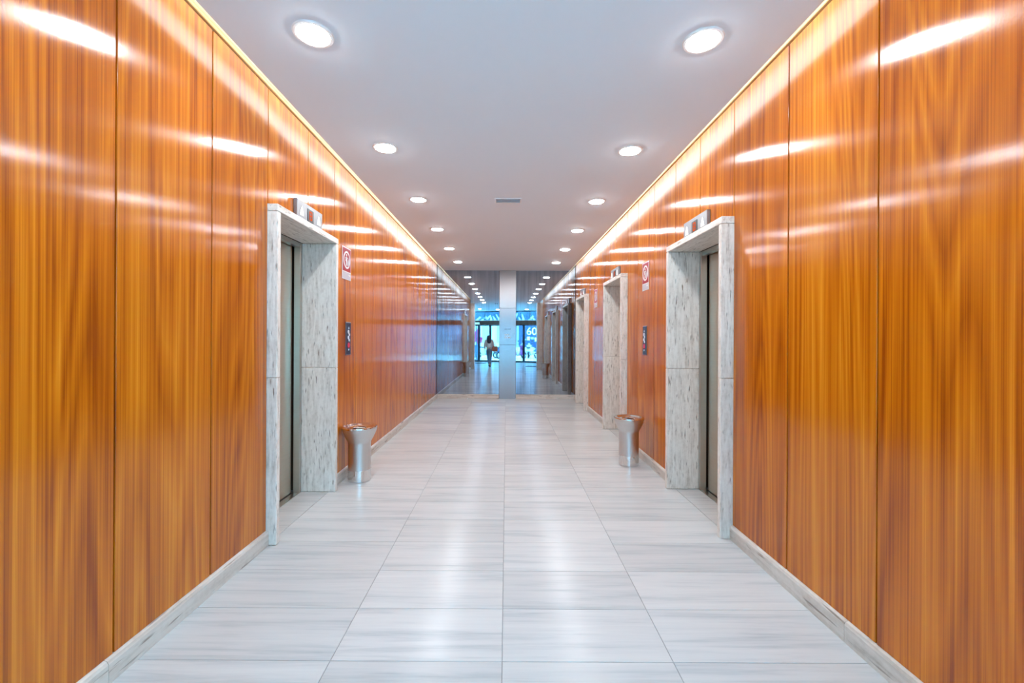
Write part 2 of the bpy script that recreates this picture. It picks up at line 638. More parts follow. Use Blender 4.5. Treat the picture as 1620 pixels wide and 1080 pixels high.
pil = thing('steel_pillar', 'tall brushed steel pillar panel standing between the two mirrors', 'pillar', ((PX0 + PX1) / 2, D, 0))
pw = (PX1 - PX0) / 2
for z0, z1 in ((0.001, 1.243), (1.247, 2.085), (2.089, CEIL - 0.002)):
    obj('steel_sheet', box(-pw, pw, -0.050, 0.0, z0, z1, 0.002), M_plate, pil)
# punched dark dots and small raised white studs at eye height
for k, dx in enumerate((-0.052, -0.017, 0.025, 0.062)):
    bm = bmesh.new()
    bmesh.ops.create_cone(bm, cap_ends=True, segments=12, radius1=0.009, radius2=0.009, depth=0.004, matrix=Matrix.Translation((dx - 0.005, -0.052, 1.607)) @ Matrix.Rotation(math.pi / 2, 4, 'X'))
    obj('punched_hole', to_mesh(bm, 'punched_hole'), M_black, pil)
for r_, zz in enumerate((1.473, 1.412)):
    for k, dx in enumerate((-0.052, -0.017, 0.025, 0.062)):
        if r_ == 0 and k == 3:
            continue
        obj('raised_stud', box(dx - 0.016, dx + 0.004, -0.054, -0.049, zz - 0.017, zz + 0.017, 0.003), M_signwhite, pil)

# ------------------------------------------------------------------ elevator entrances
def elevator(side, p, q, label, ind_label, floor_lab):
    rz = math.pi / 2 if side == 'left' else -math.pi / 2
    X = XL if side == 'left' else XR
    top, pr, dp = PTOPS[side], PROT[side], DEEP[side]
    t_ = thing('elevator_entrance', label, 'elevator', (X, (p + q) / 2, 0), rz, 'elevator entrances along the corridor')
    hw = (q - p) / 2
    th = 0.042
    for s in (-1, 1):
        xs = sorted((s * hw, s * (hw - th)))
        for z0, z1 in ((0.001, 1.1235), (1.1255, top - 0.052)):
            obj('jamb_stone', box(xs[0], xs[1], -pr, dp, z0, z1, 0.004), M_trav, t_)
    obj('lintel_stone', box(-hw, hw, -pr, dp, top - 0.050, top, 0.004), M_travh, t_)
    iw = hw - th
    obj('threshold_stone', box(-iw + 0.001, iw - 0.001, 0.001, dp, -0.02, 0.0005, 0.001), M_marble, t_)
    for s in (-1, 1):
        xs = sorted((s * iw, s * (iw - 0.036)))
        obj('door_frame', box(xs[0] + (0.0005 if s < 0 else 0), xs[1] - (0.0005 if s > 0 else 0), dp - 0.004, dp + 0.052, 0.001, top - 0.052, 0.002), M_frame, t_)
    obj('door_header', box(-iw + 0.036, iw - 0.036, dp + 0.002, dp + 0.052, top - 0.092, top - 0.052, 0.002), M_frame, t_)
    sill = obj('sill', box(-iw + 0.002, iw - 0.002, dp + 0.001, dp + 0.11, -0.02, 0.004, 0.001), M_frame, t_)
    obj('sill_groove', boxes([(-iw + 0.04, iw - 0.04, dp + 0.058, dp + 0.064, 0.0035, 0.0048)]), M_black, sill)
    for s in (-1, 1):
        xs = sorted((s * 0.0015, s * (iw - 0.046)))
        obj('door_panel', box(xs[0], xs[1], dp + 0.066, dp + 0.092, 0.010, top - 0.06, 0.002), M_door, t_)
    obj('shaft_shade_sheet', box(-hw + 0.002, hw - 0.002, dp + 0.12, dp + 0.13, 0.001, top - 0.01), M_shaftshade, t_)  # near-black sheet, its colour stands in for the unlit shaft behind the gaps
    # floor indicator standing on the lintel
    d = thing('floor_indicator', ind_label, 'indicator', (X + (0.030 if side == 'left' else -0.030), (p + q) / 2 + 0.04, top + 0.001), rz, 'floor indicators above the elevators')
    obj('plate', box(-0.215, 0.215, 0.0, 0.029, 0.0, 0.150, 0.003), M_ind, d)
    w_ = obj('display_window', box(-0.050, 0.050, -0.003, 0.002, 0.020, 0.120, 0.001), M_black, d)
    segs = [(-0.022, 0.022, 0.096, 0.106), (-0.022, 0.022, 0.036, 0.046), (-0.024, -0.012, 0.042, 0.100), (0.012, 0.024, 0.042, 0.100), (-0.014, 0.014, 0.066, 0.075)]
    obj('digit', boxes([(a, b, -0.0045, -0.002, c, e) for a, b, c, e in segs]), M_red7, w_)
    for cx in (-0.145, 0.145):
        obj('arrow', prism([(cx - 0.030, 0.036), (cx + 0.030, 0.036), (cx + 0.024, 0.060), (cx, 0.112), (cx - 0.024, 0.060)], -0.004, 0.001, 'arrow', 0.0008), M_arrow, d)
    return t_

elevator('left', 2.82, 3.84, 'travertine framed elevator entrance with steel doors, the only one in the left wall',
         'steel floor indicator plate with orange digit above the left wall elevator', '0')
elevator('right', 2.945, 3.965, 'nearest travertine framed elevator entrance with steel doors in the right wall',
         'steel floor indicator plate with orange digit above the nearest right wall elevator', '0')
elevator('right', 5.53, 6.55, 'middle travertine framed elevator entrance of three in the right wall',
         'steel floor indicator plate above the middle elevator of the right wall', '0')
elevator('right', 8.115, 9.135, 'farthest travertine framed elevator entrance in the right wall, next to the mirror',
         'steel floor indicator plate above the farthest right wall elevator by the mirror', '0')

# ------------------------------------------------------------------ ceiling lights
def downlight(x, y, z, label, group):
    t_ = thing('downlight', label, 'ceiling light', (x, y, z), 0, group)
    key = 'dl'
    if key not in _cache:
        _cache[key] = (lathe([(0.079, 0.0), (0.079, -0.004), (0.083, -0.007), (0.096, -0.006), (0.101, 0.0)], 40, 'trim_ring'),
                       lathe([(0.0, -0.017), (0.03, -0.0162), (0.055, -0.0135), (0.070, -0.0095), (0.0785, -0.005), (0.0785, 0.0)], 40, 'diffuser'))
    obj('trim_ring', _cache[key][0], M_white, t_)
    obj('diffuser', _cache[key][1], M_lamp, t_)
ORD = ['nearest', 'second nearest', 'third nearest', 'fourth nearest', 'fifth nearest', 'sixth nearest']
for i in range(-1, 6):
    y = 2.16 + 1.29 * i
    for x, sd, dy in ((-1.0, 'left', 0.0), (1.017, 'right', 0.03)):
        if i >= 0:
            lab = '%s round downlight of the %s ceiling row' % (ORD[i], sd)
        else:
            lab = 'round downlight of the %s ceiling row above the corridor mouth' % sd
        downlight(x, y + dy, CEIL, lab, 'round downlights of the corridor ceiling')
for x, y, lab in ((-1.43, -3.1, 'round lobby downlight nearest the left side wall'), (-0.47, -3.6, 'round lobby downlight near the glass doors left of centre'),
                  (1.1, -3.2, 'round lobby downlight right of centre'), (2.4, -1.6, 'round lobby downlight over the right lobby end'),
                  (-2.4, -1.4, 'round lobby downlight over the left lobby end')):
    downlight(x, y, CEIL, lab, 'round downlights of the entrance lobby')

# ceiling vent
v = thing('ceiling_vent', 'small rectangular white air vent in the middle of the ceiling', 'vent', (0.012, 4.755, CEIL))
obj('frame', boxes([(-0.150, 0.150, -0.082, -0.066, -0.006, 0.0), (-0.150, 0.150, 0.066, 0.082, -0.006, 0.0),
                    (-0.150, -0.134, -0.066, 0.066, -0.006, 0.0), (0.134, 0.150, -0.066, 0.066, -0.006, 0.0)], 0.001), M_white, v)
obj('backing', box(-0.134, 0.134, -0.066, 0.066, -0.001, 0.0), M_ventdark, v)
for k in range(5):
    y = -0.052 + 0.026 * k
    bm = bmesh.new()
    add_box(bm, -0.134, 0.134, -0.010, 0.010, -0.0008, 0.0008)
    bmesh.ops.rotate(bm, verts=bm.verts, cent=(0, 0, 0), matrix=Matrix.Rotation(math.radians(24), 3, 'X'))
    bmesh.ops.translate(bm, verts=bm.verts, vec=(0, y, -0.0055))
    obj('louvre', to_mesh(bm, 'louvre'), M_vent, v)

# two little black ceiling sensors over the corridor mouth
for x, lab in ((-0.50, 'small black ceiling sensor over the corridor mouth, left of a pair'), (-0.41, 'small black ceiling sensor over the corridor mouth, right of a pair')):
    t_ = thing('ceiling_sensor', lab, 'sensor', (x, 0.43, CEIL), 0, 'pair of ceiling sensors')
    obj('body', lathe([(0.030, 0.0), (0.030, -0.012), (0.022, -0.020), (0.0, -0.022)], 20), M_black, t_)
    obj('collar', lathe([(0.034, 0.0), (0.034, -0.004), (0.030, -0.005)], 20), M_black, t_)

# ------------------------------------------------------------------ wall signs and call panels
def fire_sign(side, y, z, label):
    rz = math.pi / 2 if side == 'left' else -math.pi / 2
    X = (XL + 0.0015) if side == 'left' else (XR - 0.0015)
    t_ = thing('fire_sign', label, 'sign', (X, y, z), rz, 'red fire warning signs beside the elevators')
    obj('board', box(-0.112, 0.112, -0.003, 0.0, -0.160, 0.160, 0.0008), M_signwhite, t_)
    obj('red_field', box(-0.102, 0.102, -0.0042, -0.002, -0.078, 0.150), M_signred, t_)
    r = obj('white_ring', ring_flat(0.088, 0.070, -0.0056, -0.0036, 40), M_signwhite, t_)
    r.location = (0, 0, 0.036)
    fig = boxes([(-0.022, 0.004, -0.0056, -0.0036, 0.016, 0.066), (-0.040, 0.018, -0.0056, -0.0036, 0.050, 0.062), (-0.022, -0.011, -0.0056, -0.0036, -0.026, 0.018), (-0.006, 0.006, -0.0056, -0.0036, -0.020, 0.018), (-0.036, -0.026, -0.0056, -0.0036, 0.022, 0.056)])
    obj('running_figure', fig, M_signwhite, t_)
    hd = obj('figure_head', ring_flat(0.012, 0.0005, -0.0056, -0.0036, 16), M_signwhite, t_)
    hd.location = (-0.009, 0, 0.082)
    obj('flames', prism([(0.018, -0.022), (0.060, -0.022), (0.066, 0.010), (0.056, 0.056), (0.048, 0.026), (0.040, 0.066), (0.032, 0.022), (0.024, 0.044), (0.016, 0.006)], -0.0058, -0.0036), M_signgrey, t_)
    obj('caption_strip', box(-0.102, 0.102, -0.0042, -0.002, -0.150, -0.088), M_signgrey, t_)
    obj('caption_mark', prism([(0.040, -0.112), (0.062, -0.098), (0.062, -0.106), (0.092, -0.106), (0.092, -0.118), (0.062, -0.118), (0.062, -0.126)], -0.0056, -0.0036), M_signwhite, t_)
fire_sign('left', 4.205, 2.135, 'red and white fire warning sign on the left wood wall beside the elevator')
fire_sign('right', 4.80, 2.112, 'red and white fire warning sign on the right wall above the call panel')
fire_sign('right', 7.47, 2.112, 'red and white fire warning sign between the middle and farthest right elevators')

def call_panel(side, y, z, label):
    rz = math.pi / 2 if side == 'left' else -math.pi / 2
    X = (XL + 0.0015) if side == 'left' else (XR - 0.0015)
    t_ = thing('call_panel', label, 'call panel', (X, y, z), rz, 'elevator call panels')
    obj('steel_surround', box(-0.066, 0.066, -0.007, 0.0, -0.166, 0.166, 0.002), M_ind, t_)
    obj('face', box(-0.056, 0.056, -0.010, -0.005, -0.156, 0.156, 0.001), M_navy, t_)
    def disc(name, x, zz, r, mat):
        d = obj(name, ring_flat(r, 0.0006, -0.013, -0.009, 18), mat, t_)
        d.location = (x, 0, zz)
    obj('up_mark', prism([(-0.010, 0.098), (0.010, 0.098), (0.0, 0.120)], -0.0125, -0.009), M_button, t_)
    disc('button', -0.008, 0.068, 0.020, M_button)
    disc('button', 0.012, 0.040, 0.015, M_button)
    disc('button', -0.010, 0.010, 0.018, M_button)
    disc('button', 0.010, -0.016, 0.015, M_button)
    disc('lit_button', 0.0, -0.066, 0.027, M_pink)
    disc('key_lock', 0.0, -0.112, 0.010, M_button)
call_panel('left', 4.25, 1.386, 'narrow dark call button panel on the left wood wall')
call_panel('right', 4.81, 1.380, 'narrow dark call button panel on the right wall below the fire sign')

# ------------------------------------------------------------------ ashtray bins
def ash_bin(x, y, s, label):
    t_ = thing('ashtray_bin', label, 'bin', (x, y, 0.001), 0, 'flared steel ashtray bins')
    obj('base_band', lathe([(0.0, 0.0), (0.104, 0.0), (0.109, 0.004), (0.109, 0.112), (0.0, 0.112)], 56), M_chrome, t_)
    prof = [(0.1075, 0.112), (0.1075, 0.366), (0.1090, 0.378), (0.1160, 0.393), (0.140, 0.440), (0.155, 0.474), (0.161, 0.494), (0.163, 0.512)]
    obj('body', lathe(prof, 56), M_satin, t_)
    rim = [(0.160, 0.510), (0.1645, 0.514), (0.1660, 0.521), (0.1635, 0.529), (0.155, 0.532), (0.140, 0.529), (0.118, 0.519), (0.092, 0.512), (0.066, 0.512), (0.060, 0.509), (0.060, 0.490)]
    obj('ash_tray', lathe(rim, 56), M_chrome, t_)
    obj('hole_lining', lathe([(0.060, 0.500), (0.058, 0.36), (0.0, 0.36)], 40), M_black, t_)
    obj('stub_bar', boxes([(-0.058, 0.058, -0.008, 0.008, 0.505, 0.512)], 0.002), M_chrome, t_)
ash_bin(-1.436, 4.13, 1.0, 'flared steel ashtray bin by the left wall next to the elevator')
ash_bin(1.370, 4.68, 1.0, 'flared steel ashtray bin by the right wall between the elevators')

# ------------------------------------------------------------------ corridor mouth and entrance lobby (behind the camera, seen in the mirrors)
pl = struct('trim_3', None, None, 'travertine pilaster at the left side of the corridor mouth')
for z0, z1 in ((0.001, 1.12), (1.123, CEIL - 0.001)):
    obj('pilaster_stone', box(XL - 0.5, -1.43, 0.20, Y0L, z0, z1, 0.004), M_trav, pl)
pr_ = struct('trim_4', None, None, 'travertine pilaster at the right side of the corridor mouth')
for z0, z1 in ((0.001, 1.12), (1.123, CEIL - 0.001)):
    obj('pilaster_stone', box(1.345, XR + 0.5, 0.55, Y0R, z0, z1, 0.004), M_trav, pr_)
struct('wall_lobby_left', box(-LOBX - 0.15, -LOBX, LOBY, 0.35, 0, CEIL), M_wall, 'plain left side wall of the entrance lobby')
struct('wall_lobby_right', box(LOBX, LOBX + 0.15, LOBY + 1.5, 0.75, 0, CEIL), M_wall, 'plain right side wall of the entrance lobby')
struct('wall_lobby_inner_left', box(-LOBX - 0.15, XL - 0.5, 0.25, 0.45, 0, CEIL), M_wall, 'lobby wall left of the corridor mouth')
struct('wall_lobby_inner_right', box(XR + 0.5, LOBX + 0.15, 0.60, 0.80, 0, CEIL), M_wall, 'lobby wall right of the corridor mouth')
bm = bmesh.new()
FA = math.radians(16)
FC = Vector((0.0, -4.85, 0.0))
FD = Vector((math.cos(FA), math.sin(FA), 0))
def fpt(u, z=0.0):
    p = FC + FD * u
    return (p.x, p.y, z)
UL, UR = -(LOBX) / math.cos(FA), LOBX / math.cos(FA)
# lobby ceiling follows the slanted front
pts = [(-LOBX - 0.15, 0.45), (-LOBX - 0.15, fpt(UL)[1] - 0.1), (LOBX + 0.15, fpt(UR)[1] - 0.0), (LOBX + 0.15, 0.80), (1.3, 0.80), (1.3, -0.10), (-1.4, -0.10), (-1.4, 0.45)]
f = bm.faces.new([bm.verts.new((x, y, CEIL + 0.0005)) for x, y in pts])
r = bmesh.ops.extrude_face_region(bm, geom=[f])
for e in r['geom']:
    if isinstance(e, bmesh.types.BMVert):
        e.co.z = CEIL + 0.25
struct('ceiling_lobby', to_mesh(bm, 'ceiling_lobby'), M_ceil, 'pale grey ceiling of the entrance lobby')

M_bronze = plain('bronze_header', (0.12, 0.075, 0.055), 0.35, 0.3)
M_alu = plain('dark_blue_profile', (0.03, 0.06, 0.10), 0.35, 0.4)
M_rail = plain('black_rail', (0.012, 0.016, 0.024), 0.4)
M_glass = thin_glass('street_glass', (0.68, 0.90, 0.96))
win = struct('window_1', None, None, 'full height glass entrance front with bronze header', FC, FA)
HD0, HD1 = 2.17, 2.40
obj('header', box(UL, UR, -0.09, 0.09, HD0, HD1, 0.004), M_bronze, win)
obj('header_cap', box(UL, UR, -0.10, 0.10, HD1, HD1 + 0.025, 0.002), M_white, win)
obj('top_rail', box(UL, UR, -0.03, 0.03, CEIL - 0.05, CEIL, 0.002), M_alu, win)
mull = [UL + 0.03, -2.55, -1.66, -0.97, 0.03, 1.04, 1.95, 2.7, UR - 0.03]
for u in mull:
    obj('mullion', box(u - 0.028, u + 0.028, -0.04, 0.04, 0.0, HD0, 0.002), M_alu, win)
for a, b in zip(mull, mull[1:]):
    door = -1.0 < a < 1.0
    fr = obj('pane_frame', boxes([(a + 0.03, b - 0.03, -0.022, 0.022, 0.004, 0.10), (a + 0.03, b - 0.03, -0.022, 0.022, HD0 - 0.06, HD0 - 0.004),
                                  (a + 0.03, a + 0.07, -0.022, 0.022, 0.10, HD0 - 0.06), (b - 0.07, b - 0.03, -0.022, 0.022, 0.10, HD0 - 0.06)], 0.002), M_rail if door else M_alu, win)
    obj('pane', box(a + 0.07, b - 0.07, -0.004, 0.004, 0.10, HD0 - 0.06), M_glass, fr)
    if door:
        obj('pull_handle', tube([(b - 0.12, 0.06, 0.75), (b - 0.12, 0.06, 1.45)], 0.014), M_frame, fr)
for u in (-2.55, -1.3, 0.03, 1.4, 2.7):
    obj('transom_bar', box(u - 0.018, u + 0.018, -0.03, 0.03, HD1 + 0.025, CEIL - 0.05, 0.002), M_alu, win)
obj('transom_pane', box(UL, UR, -0.004, 0.004, HD1 + 0.025, CEIL - 0.05), M_glass, win)

M_exit = emitter('exit_green', (0.25, 0.85, 0.45), 1.2)
ex = thing('exit_light', 'small green emergency light box on the left of the bronze header', 'sign', (fpt(-1.83)[0] + 0.03, fpt(-1.83)[1] + 0.11, HD0 + 0.01), FA)
obj('case', box(-0.17, 0.17, -0.012, 0.028, 0.0, 0.13, 0.004), M_white, ex)
obj('lit_face', box(-0.15, 0.15, 0.026, 0.031, 0.02, 0.11), M_exit, ex)

M_mat = plain('mat_grey', (0.10, 0.13, 0.17), 0.95)
M_matedge = plain('mat_edge', (0.03, 0.035, 0.045), 0.8)
for x, y, w_, d_, lab in ((-1.45, -3.75, 0.62, 0.42, 'dark grey doormat lying left before the glass front'), (1.42, -1.45, 0.80, 0.62, 'dark grey doormat lying right in the lobby')):
    t_ = thing('doormat', lab, 'mat', (x, y, 0.001), FA)
    obj('pile', box(-w_ / 2 + 0.03, w_ / 2 - 0.03, -d_ / 2 + 0.03, d_ / 2 - 0.03, 0.0, 0.012, 0.003), M_mat, t_)
    obj('border', boxes([(-w_ / 2, w_ / 2, -d_ / 2, -d_ / 2 + 0.03, 0, 0.008), (-w_ / 2, w_ / 2, d_ / 2 - 0.03, d_ / 2, 0, 0.008),
                         (-w_ / 2, -w_ / 2 + 0.03, -d_ / 2 + 0.03, d_ / 2 - 0.03, 0, 0.008), (w_ / 2 - 0.03, w_ / 2, -d_ / 2 + 0.03, d_ / 2 - 0.03, 0, 0.008)], 0.001), M_matedge, t_)

# ------------------------------------------------------------------ street beyond the glass
M_pave = plain('pavement', (0.52, 0.56, 0.56), 0.85)
M_road = plain('road', (0.30, 0.33, 0.35), 0.9)
M_bwall = plain('pale_render', (0.55, 0.60, 0.58), 0.8)
M_bstone = plain('grey_stone', (0.30, 0.33, 0.40), 0.8)
M_shopblue = plain('shop_blue', (0.006, 0.034, 0.12), 0.4)
M_deepblue = plain('deep_blue', (0.008, 0.040, 0.085), 0.5)
M_paleteal = plain('pale_teal', (0.36, 0.50, 0.50), 0.7)
M_letter = plain('white_letter', (0.85, 0.87, 0.88), 0.5)
M_magenta = plain('magenta_paint', (0.50, 0.006, 0.10), 0.3)
M_purple = plain('purple_paint', (0.20, 0.008, 0.14), 0.3)
M_pearl = plain('pearl_paint', (0.62, 0.66, 0.68), 0.3)
M_bluep = plain('blue_paint', (0.010, 0.07, 0.20), 0.3)
M_rubber = plain('tyre_rubber', (0.02, 0.022, 0.025), 0.8)
M_seat = plain('seat_vinyl', (0.02, 0.02, 0.03), 0.5)

g = struct('ground_pavement', box(-40, 40, -16.5, -3.2, -0.10, -0.030), M_pave, 'pale pavement in front of the entrance')
struct('ground_road', box(-40, 40, -24.0, -16.5, -0.16, -0.10), M_road, 'grey street beyond the pavement')
struct('ground_far_pavement', box(-40, 40, -26.2, -24.0, -0.16, 0.0), M_pave, 'far pavement across the street')

b = thing('street_building', 'pale building across the street with blue shop front', 'building', (0, -26, 0))
obj('wall', box(-14, 0.3, -3, 0, 0, 7.0), M_bwall, b)
obj('stone_wall', box(0.3, 14, -3, 0, 0, 7.0), M_bstone, b)
obj('stone_band', box(0.0, 14, 0.0, 0.12, 2.90, 3.20, 0.02), M_bwall, b)
sh = obj('shop_front', box(1.35, 4.9, 0.0, 0.10, 0.45, 2.85, 0.02), M_shopblue, b)
obj('shop_front', box(-0.2, 1.05, 0.0, 0.10, 0.45, 2.85, 0.02), M_shopblue, b)
obj('shop_sill', box(0.0, 14, 0.0, 0.16, 0.0, 0.42, 0.02), M_bwall, b)
obj('reflection_band', box(-14, 14, 0.0, 0.3, 3.24, 8.6, 0.02), M_deepblue, b)  # dark blue ground of the transom glass reflections, built onto the building
for k in range(26):  # pale leaning shapes imitate reflections in the transom glass
    x = -6.5 + k * 0.52 + random.uniform(-0.1, 0.1)
    h = random.uniform(0.25, 0.75)
    lean = random.uniform(-0.5, 0.5)
    obj('pale_reflection', prism([(x, 3.26), (x + 0.26, 3.26), (x + 0.26 + lean, 3.26 + h), (x + 0.12 + lean, 3.26 + h + 0.1)], 0.31, 0.42, 'pale_reflection'), M_paleteal, b)
for k in range(8):
    x = -12.2 + 1.6 * k
    w_ = obj('window', box(x, x + 0.95, 0.0, 0.05, 0.9, 2.9), M_bstone, b)
    obj('pane', box(x + 0.08, x + 0.87, 0.05, 0.06, 0.98, 2.82), M_paleteal, w_)
def text_mesh(s, size, name):
    cu = bpy.data.curves.new(name, 'FONT')
    cu.body = s
    cu.size = size
    cu.extrude = 0.02
    cu.align_x = 'CENTER'
    o = bpy.data.objects.new('tmp', cu)
    COL.objects.link(o)
    dg = bpy.context.evaluated_depsgraph_get()
    me = bpy.data.meshes.new_from_object(o.evaluated_get(dg))
    bpy.data.objects.remove(o)
    return me
# lettering on the shop front reads, through the mirror, as in the photograph
me = text_mesh('60:', 1.15, 'lettering')
o = obj('lettering', me, M_letter, sh, (2.85, 0.13, 1.75))
o.rotation_euler = (math.pi / 2, 0, 0)
for k in range(5):
    obj('poster_patch', box(1.8 + 0.42 * k, 2.1 + 0.42 * k, 0.10, 0.125, 1.05 + 0.12 * (k % 3), 1.30 + 0.16 * (k % 2) + 0.1 * (k % 3), 0.005), M_letter if k % 2 else M_paleteal, sh)

def wheel(parent, x, r=0.23):
    w_ = obj('wheel', None, None, parent, (x, 0, r))
    bm = bmesh.new()
    seg, rs = 28, 10
    rings = []
    for i in range(seg):
        a = 2 * math.pi * i / seg
        rings.append([bm.verts.new(((r - 0.05 + 0.05 * math.cos(2 * math.pi * k / rs)) * math.cos(a), 0.05 * math.sin(2 * math.pi * k / rs), (r - 0.05 + 0.05 * math.cos(2 * math.pi * k / rs)) * math.sin(a))) for k in range(rs)])
    for i in range(seg):
        for k in range(rs):
            bm.faces.new((rings[i][k], rings[(i + 1) % seg][k], rings[(i + 1) % seg][(k + 1) % rs], rings[i][(k + 1) % rs]))
    obj('tyre', to_mesh(bm, 'tyre', True), M_rubber, w_)
    hub = [ (math.cos(a) * 0.0, 0) for a in (0,)]
    bl = []
    obj('rim', ring_flat(r - 0.075, r - 0.115, -0.03, 0.03, 24), M_pearl, w_)
    bm = bmesh.new()
    for k in range(5):
        a = 2 * math.pi * k / 5
        tube([(0, 0, 0), ((r - 0.10) * math.cos(a), 0, (r - 0.10) * math.sin(a))], 0.014, 6, bm=bm)
    obj('spokes', to_mesh(bm, 'spokes'), M_pearl, w_)

def scooter(x, y, rz, paint, label):
    t_ = thing('motor_scooter', label, 'scooter', (x, y, -0.03), rz, 'scooters parked outside')
    wheel(t_, -0.62); wheel(t_, 0.62)
    bm = bmesh.new()                     # rear cowl
    for (cx, hw_, z0, z1) in ((0, 0, 0, 0),):
        pass
    prof = [(-0.88, 0.52), (-0.70, 0.72), (-0.30, 0.74), (-0.12, 0.62), (-0.08, 0.30), (-0.35, 0.24), (-0.48, 0.44), (-0.70, 0.48)]
    obj('rear_cowl', prism(prof, -0.15, 0.15, 'rear_cowl', 0.03), paint, t_)
    obj('seat', prism([(-0.86, 0.735), (-0.80, 0.80), (-0.50, 0.82), (-0.30, 0.79), (-0.14, 0.78), (-0.10, 0.72), (-0.40, 0.735), (-0.70, 0.728)], -0.13, 0.13, 'seat', 0.015), M_seat, t_)
    obj('floor_board', box(-0.12, 0.34, -0.15, 0.15, 0.24, 0.31, 0.02), M_seat, t_)
    obj('front_shield', prism([(0.28, 0.26), (0.42, 0.24), (0.52, 0.60), (0.46, 0.92), (0.36, 0.95), (0.40, 0.62)], -0.17, 0.17, 'front_shield', 0.03), paint, t_)
    obj('front_mudguard', prism([(0.40, 0.40), (0.50, 0.50), (0.68, 0.50), (0.86, 0.34), (0.80, 0.34), (0.66, 0.44), (0.52, 0.43)], -0.07, 0.07, 'front_mudguard', 0.01), paint, t_)
    bm = bmesh.new()
    tube([(0.44, 0.0, 0.92), (0.62, 0.09, 0.25)], 0.020, 8, bm=bm)
    tube([(0.44, 0.0, 0.92), (0.62, -0.09, 0.25)], 0.020, 8, bm=bm)
    obj('fork', to_mesh(bm, 'fork', True), M_frame, t_)
    hb = obj('handlebar', tube([(0.28, -0.33, 1.03), (0.38, -0.16, 1.00), (0.41, 0, 0.98), (0.38, 0.16, 1.00), (0.28, 0.33, 1.03)], 0.017), M_rubber, t_)
    obj('headlamp', lathe([(0.0, 0.07), (0.06, 0.06), (0.085, 0.0), (0.07, -0.05), (0.0, -0.06)], 20), M_pearl, t_).location = (0.47, 0, 0.98)
    for s in (-1, 1):
        mr = obj('mirror', tube([(0.36, 0.20 * s, 1.01), (0.34, 0.30 * s, 1.20)], 0.008), M_rubber, hb)
        obj('mirror_head', box(0.30, 0.35, 0.25 * s - 0.06, 0.25 * s + 0.12 * 0.5, 1.18, 1.27, 0.01), M_rubber, hb)
    obj('exhaust', tube([(-0.10, 0.17, 0.24), (-0.45, 0.18, 0.24), (-0.85, 0.18, 0.30)], [0.03, 0.05, 0.055]), M_frame, t_)
scooter(0.70, -9.3, math.radians(-35), M_purple, 'purple scooter parked outside right of the glass door')
scooter(1.62, -10.9, math.radians(-84), M_pearl, 'white scooter parked outside next to the purple one')
scooter(2.75, -9.9, math.radians(-12), M_bluep, 'blue scooter parked outside farthest to the right')
scooter(-1.35, -10.4, math.radians(8), M_pearl, 'white scooter parked outside behind the walking person')
scooter(-0.25, -10.2, math.radians(-60), M_bluep, 'blue scooter parked outside near the door centre')

# street furniture at the left: a magenta banner figure and a blue box bin
bn = thing('street_banner', 'magenta banner on a dark blue post outside the left pane', 'banner', (-1.95, -8.2, -0.03), math.radians(8))
obj('post', tube([(0, 0, 0), (0, 0, 2.25)], 0.035), M_deepblue, bn)
obj('foot', lathe([(0.0, 0.0), (0.20, 0.0), (0.20, 0.03), (0.04, 0.06), (0.0, 0.06)], 24), M_deepblue, bn)
obj('flag', prism([(0.04, 1.05), (0.34, 1.12), (0.40, 1.45), (0.24, 1.52), (0.22, 1.85), (0.04, 2.05)], -0.012, 0.012, 'flag', 0.004), M_magenta, bn)
obj('flag_back', prism([(-0.04, 1.15), (-0.16, 1.22), (-0.18, 1.70), (-0.04, 1.95)], -0.012, 0.012, 'flag_back', 0.004), M_magenta, bn)
bb_ = thing('litter_box', 'blue street litter box outside the left pane', 'bin', (-2.15, -9.3, -0.03), 0.2)
obj('body', box(-0.22, 0.22, -0.20, 0.20, 0.08, 0.88, 0.03), M_bluep, bb_)
obj('lid', box(-0.24, 0.24, -0.22, 0.22, 0.88, 0.96, 0.02), M_deepblue, bb_)
for sx in (-0.16, 0.16):
    for sy in (-0.14, 0.14):
        obj('leg', box(sx - 0.02, sx + 0.02, sy - 0.02, sy + 0.02, 0.0, 0.08), M_deepblue, bb_)
lp = thing('street_lamp', 'dark curved street lamp across the pavement', 'lamp', (-2.2, -13.5, -0.03))
obj('pole', tube([(0, 0, 0), (0, 0, 2.6), (0.05, 0, 2.85)], [0.06, 0.045, 0.04]), M_deepblue, lp)
obj('arm', tube([(0.05, 0, 2.85), (0.3, 0, 2.98), (0.6, 0, 2.86), (0.85, 0, 2.62)], [0.04, 0.045, 0.06, 0.07]), M_deepblue, lp)
obj('lantern', lathe([(0.0, 0.10), (0.10, 0.06), (0.14, -0.02), (0.08, -0.08), (0.0, -0.09)], 18), M_pearl, lp).location = (0.88, 0, 2.55)

# ------------------------------------------------------------------ the person walking out (seen in the left mirror)
M_skin = plain('skin', (0.52, 0.30, 0.21), 0.5)
M_hair = plain('dark_hair', (0.016, 0.014, 0.028), 0.45)
M_top = plain('cream_blouse', (0.66, 0.55, 0.49), 0.85)
M_jean = plain('grey_jeans', (0.15, 0.21, 0.27), 0.9)
M_shoe = plain('dark_shoe', (0.015, 0.02, 0.03), 0.5)
M_leather = plain('brown_leather', (0.48, 0.15, 0.08), 0.5)
PX, PY = -0.83, -0.95
per = thing('person', 'person with long dark hair, cream top and grey jeans walking to the glass doors', 'person', (PX, PY, 0.0), math.radians(4))
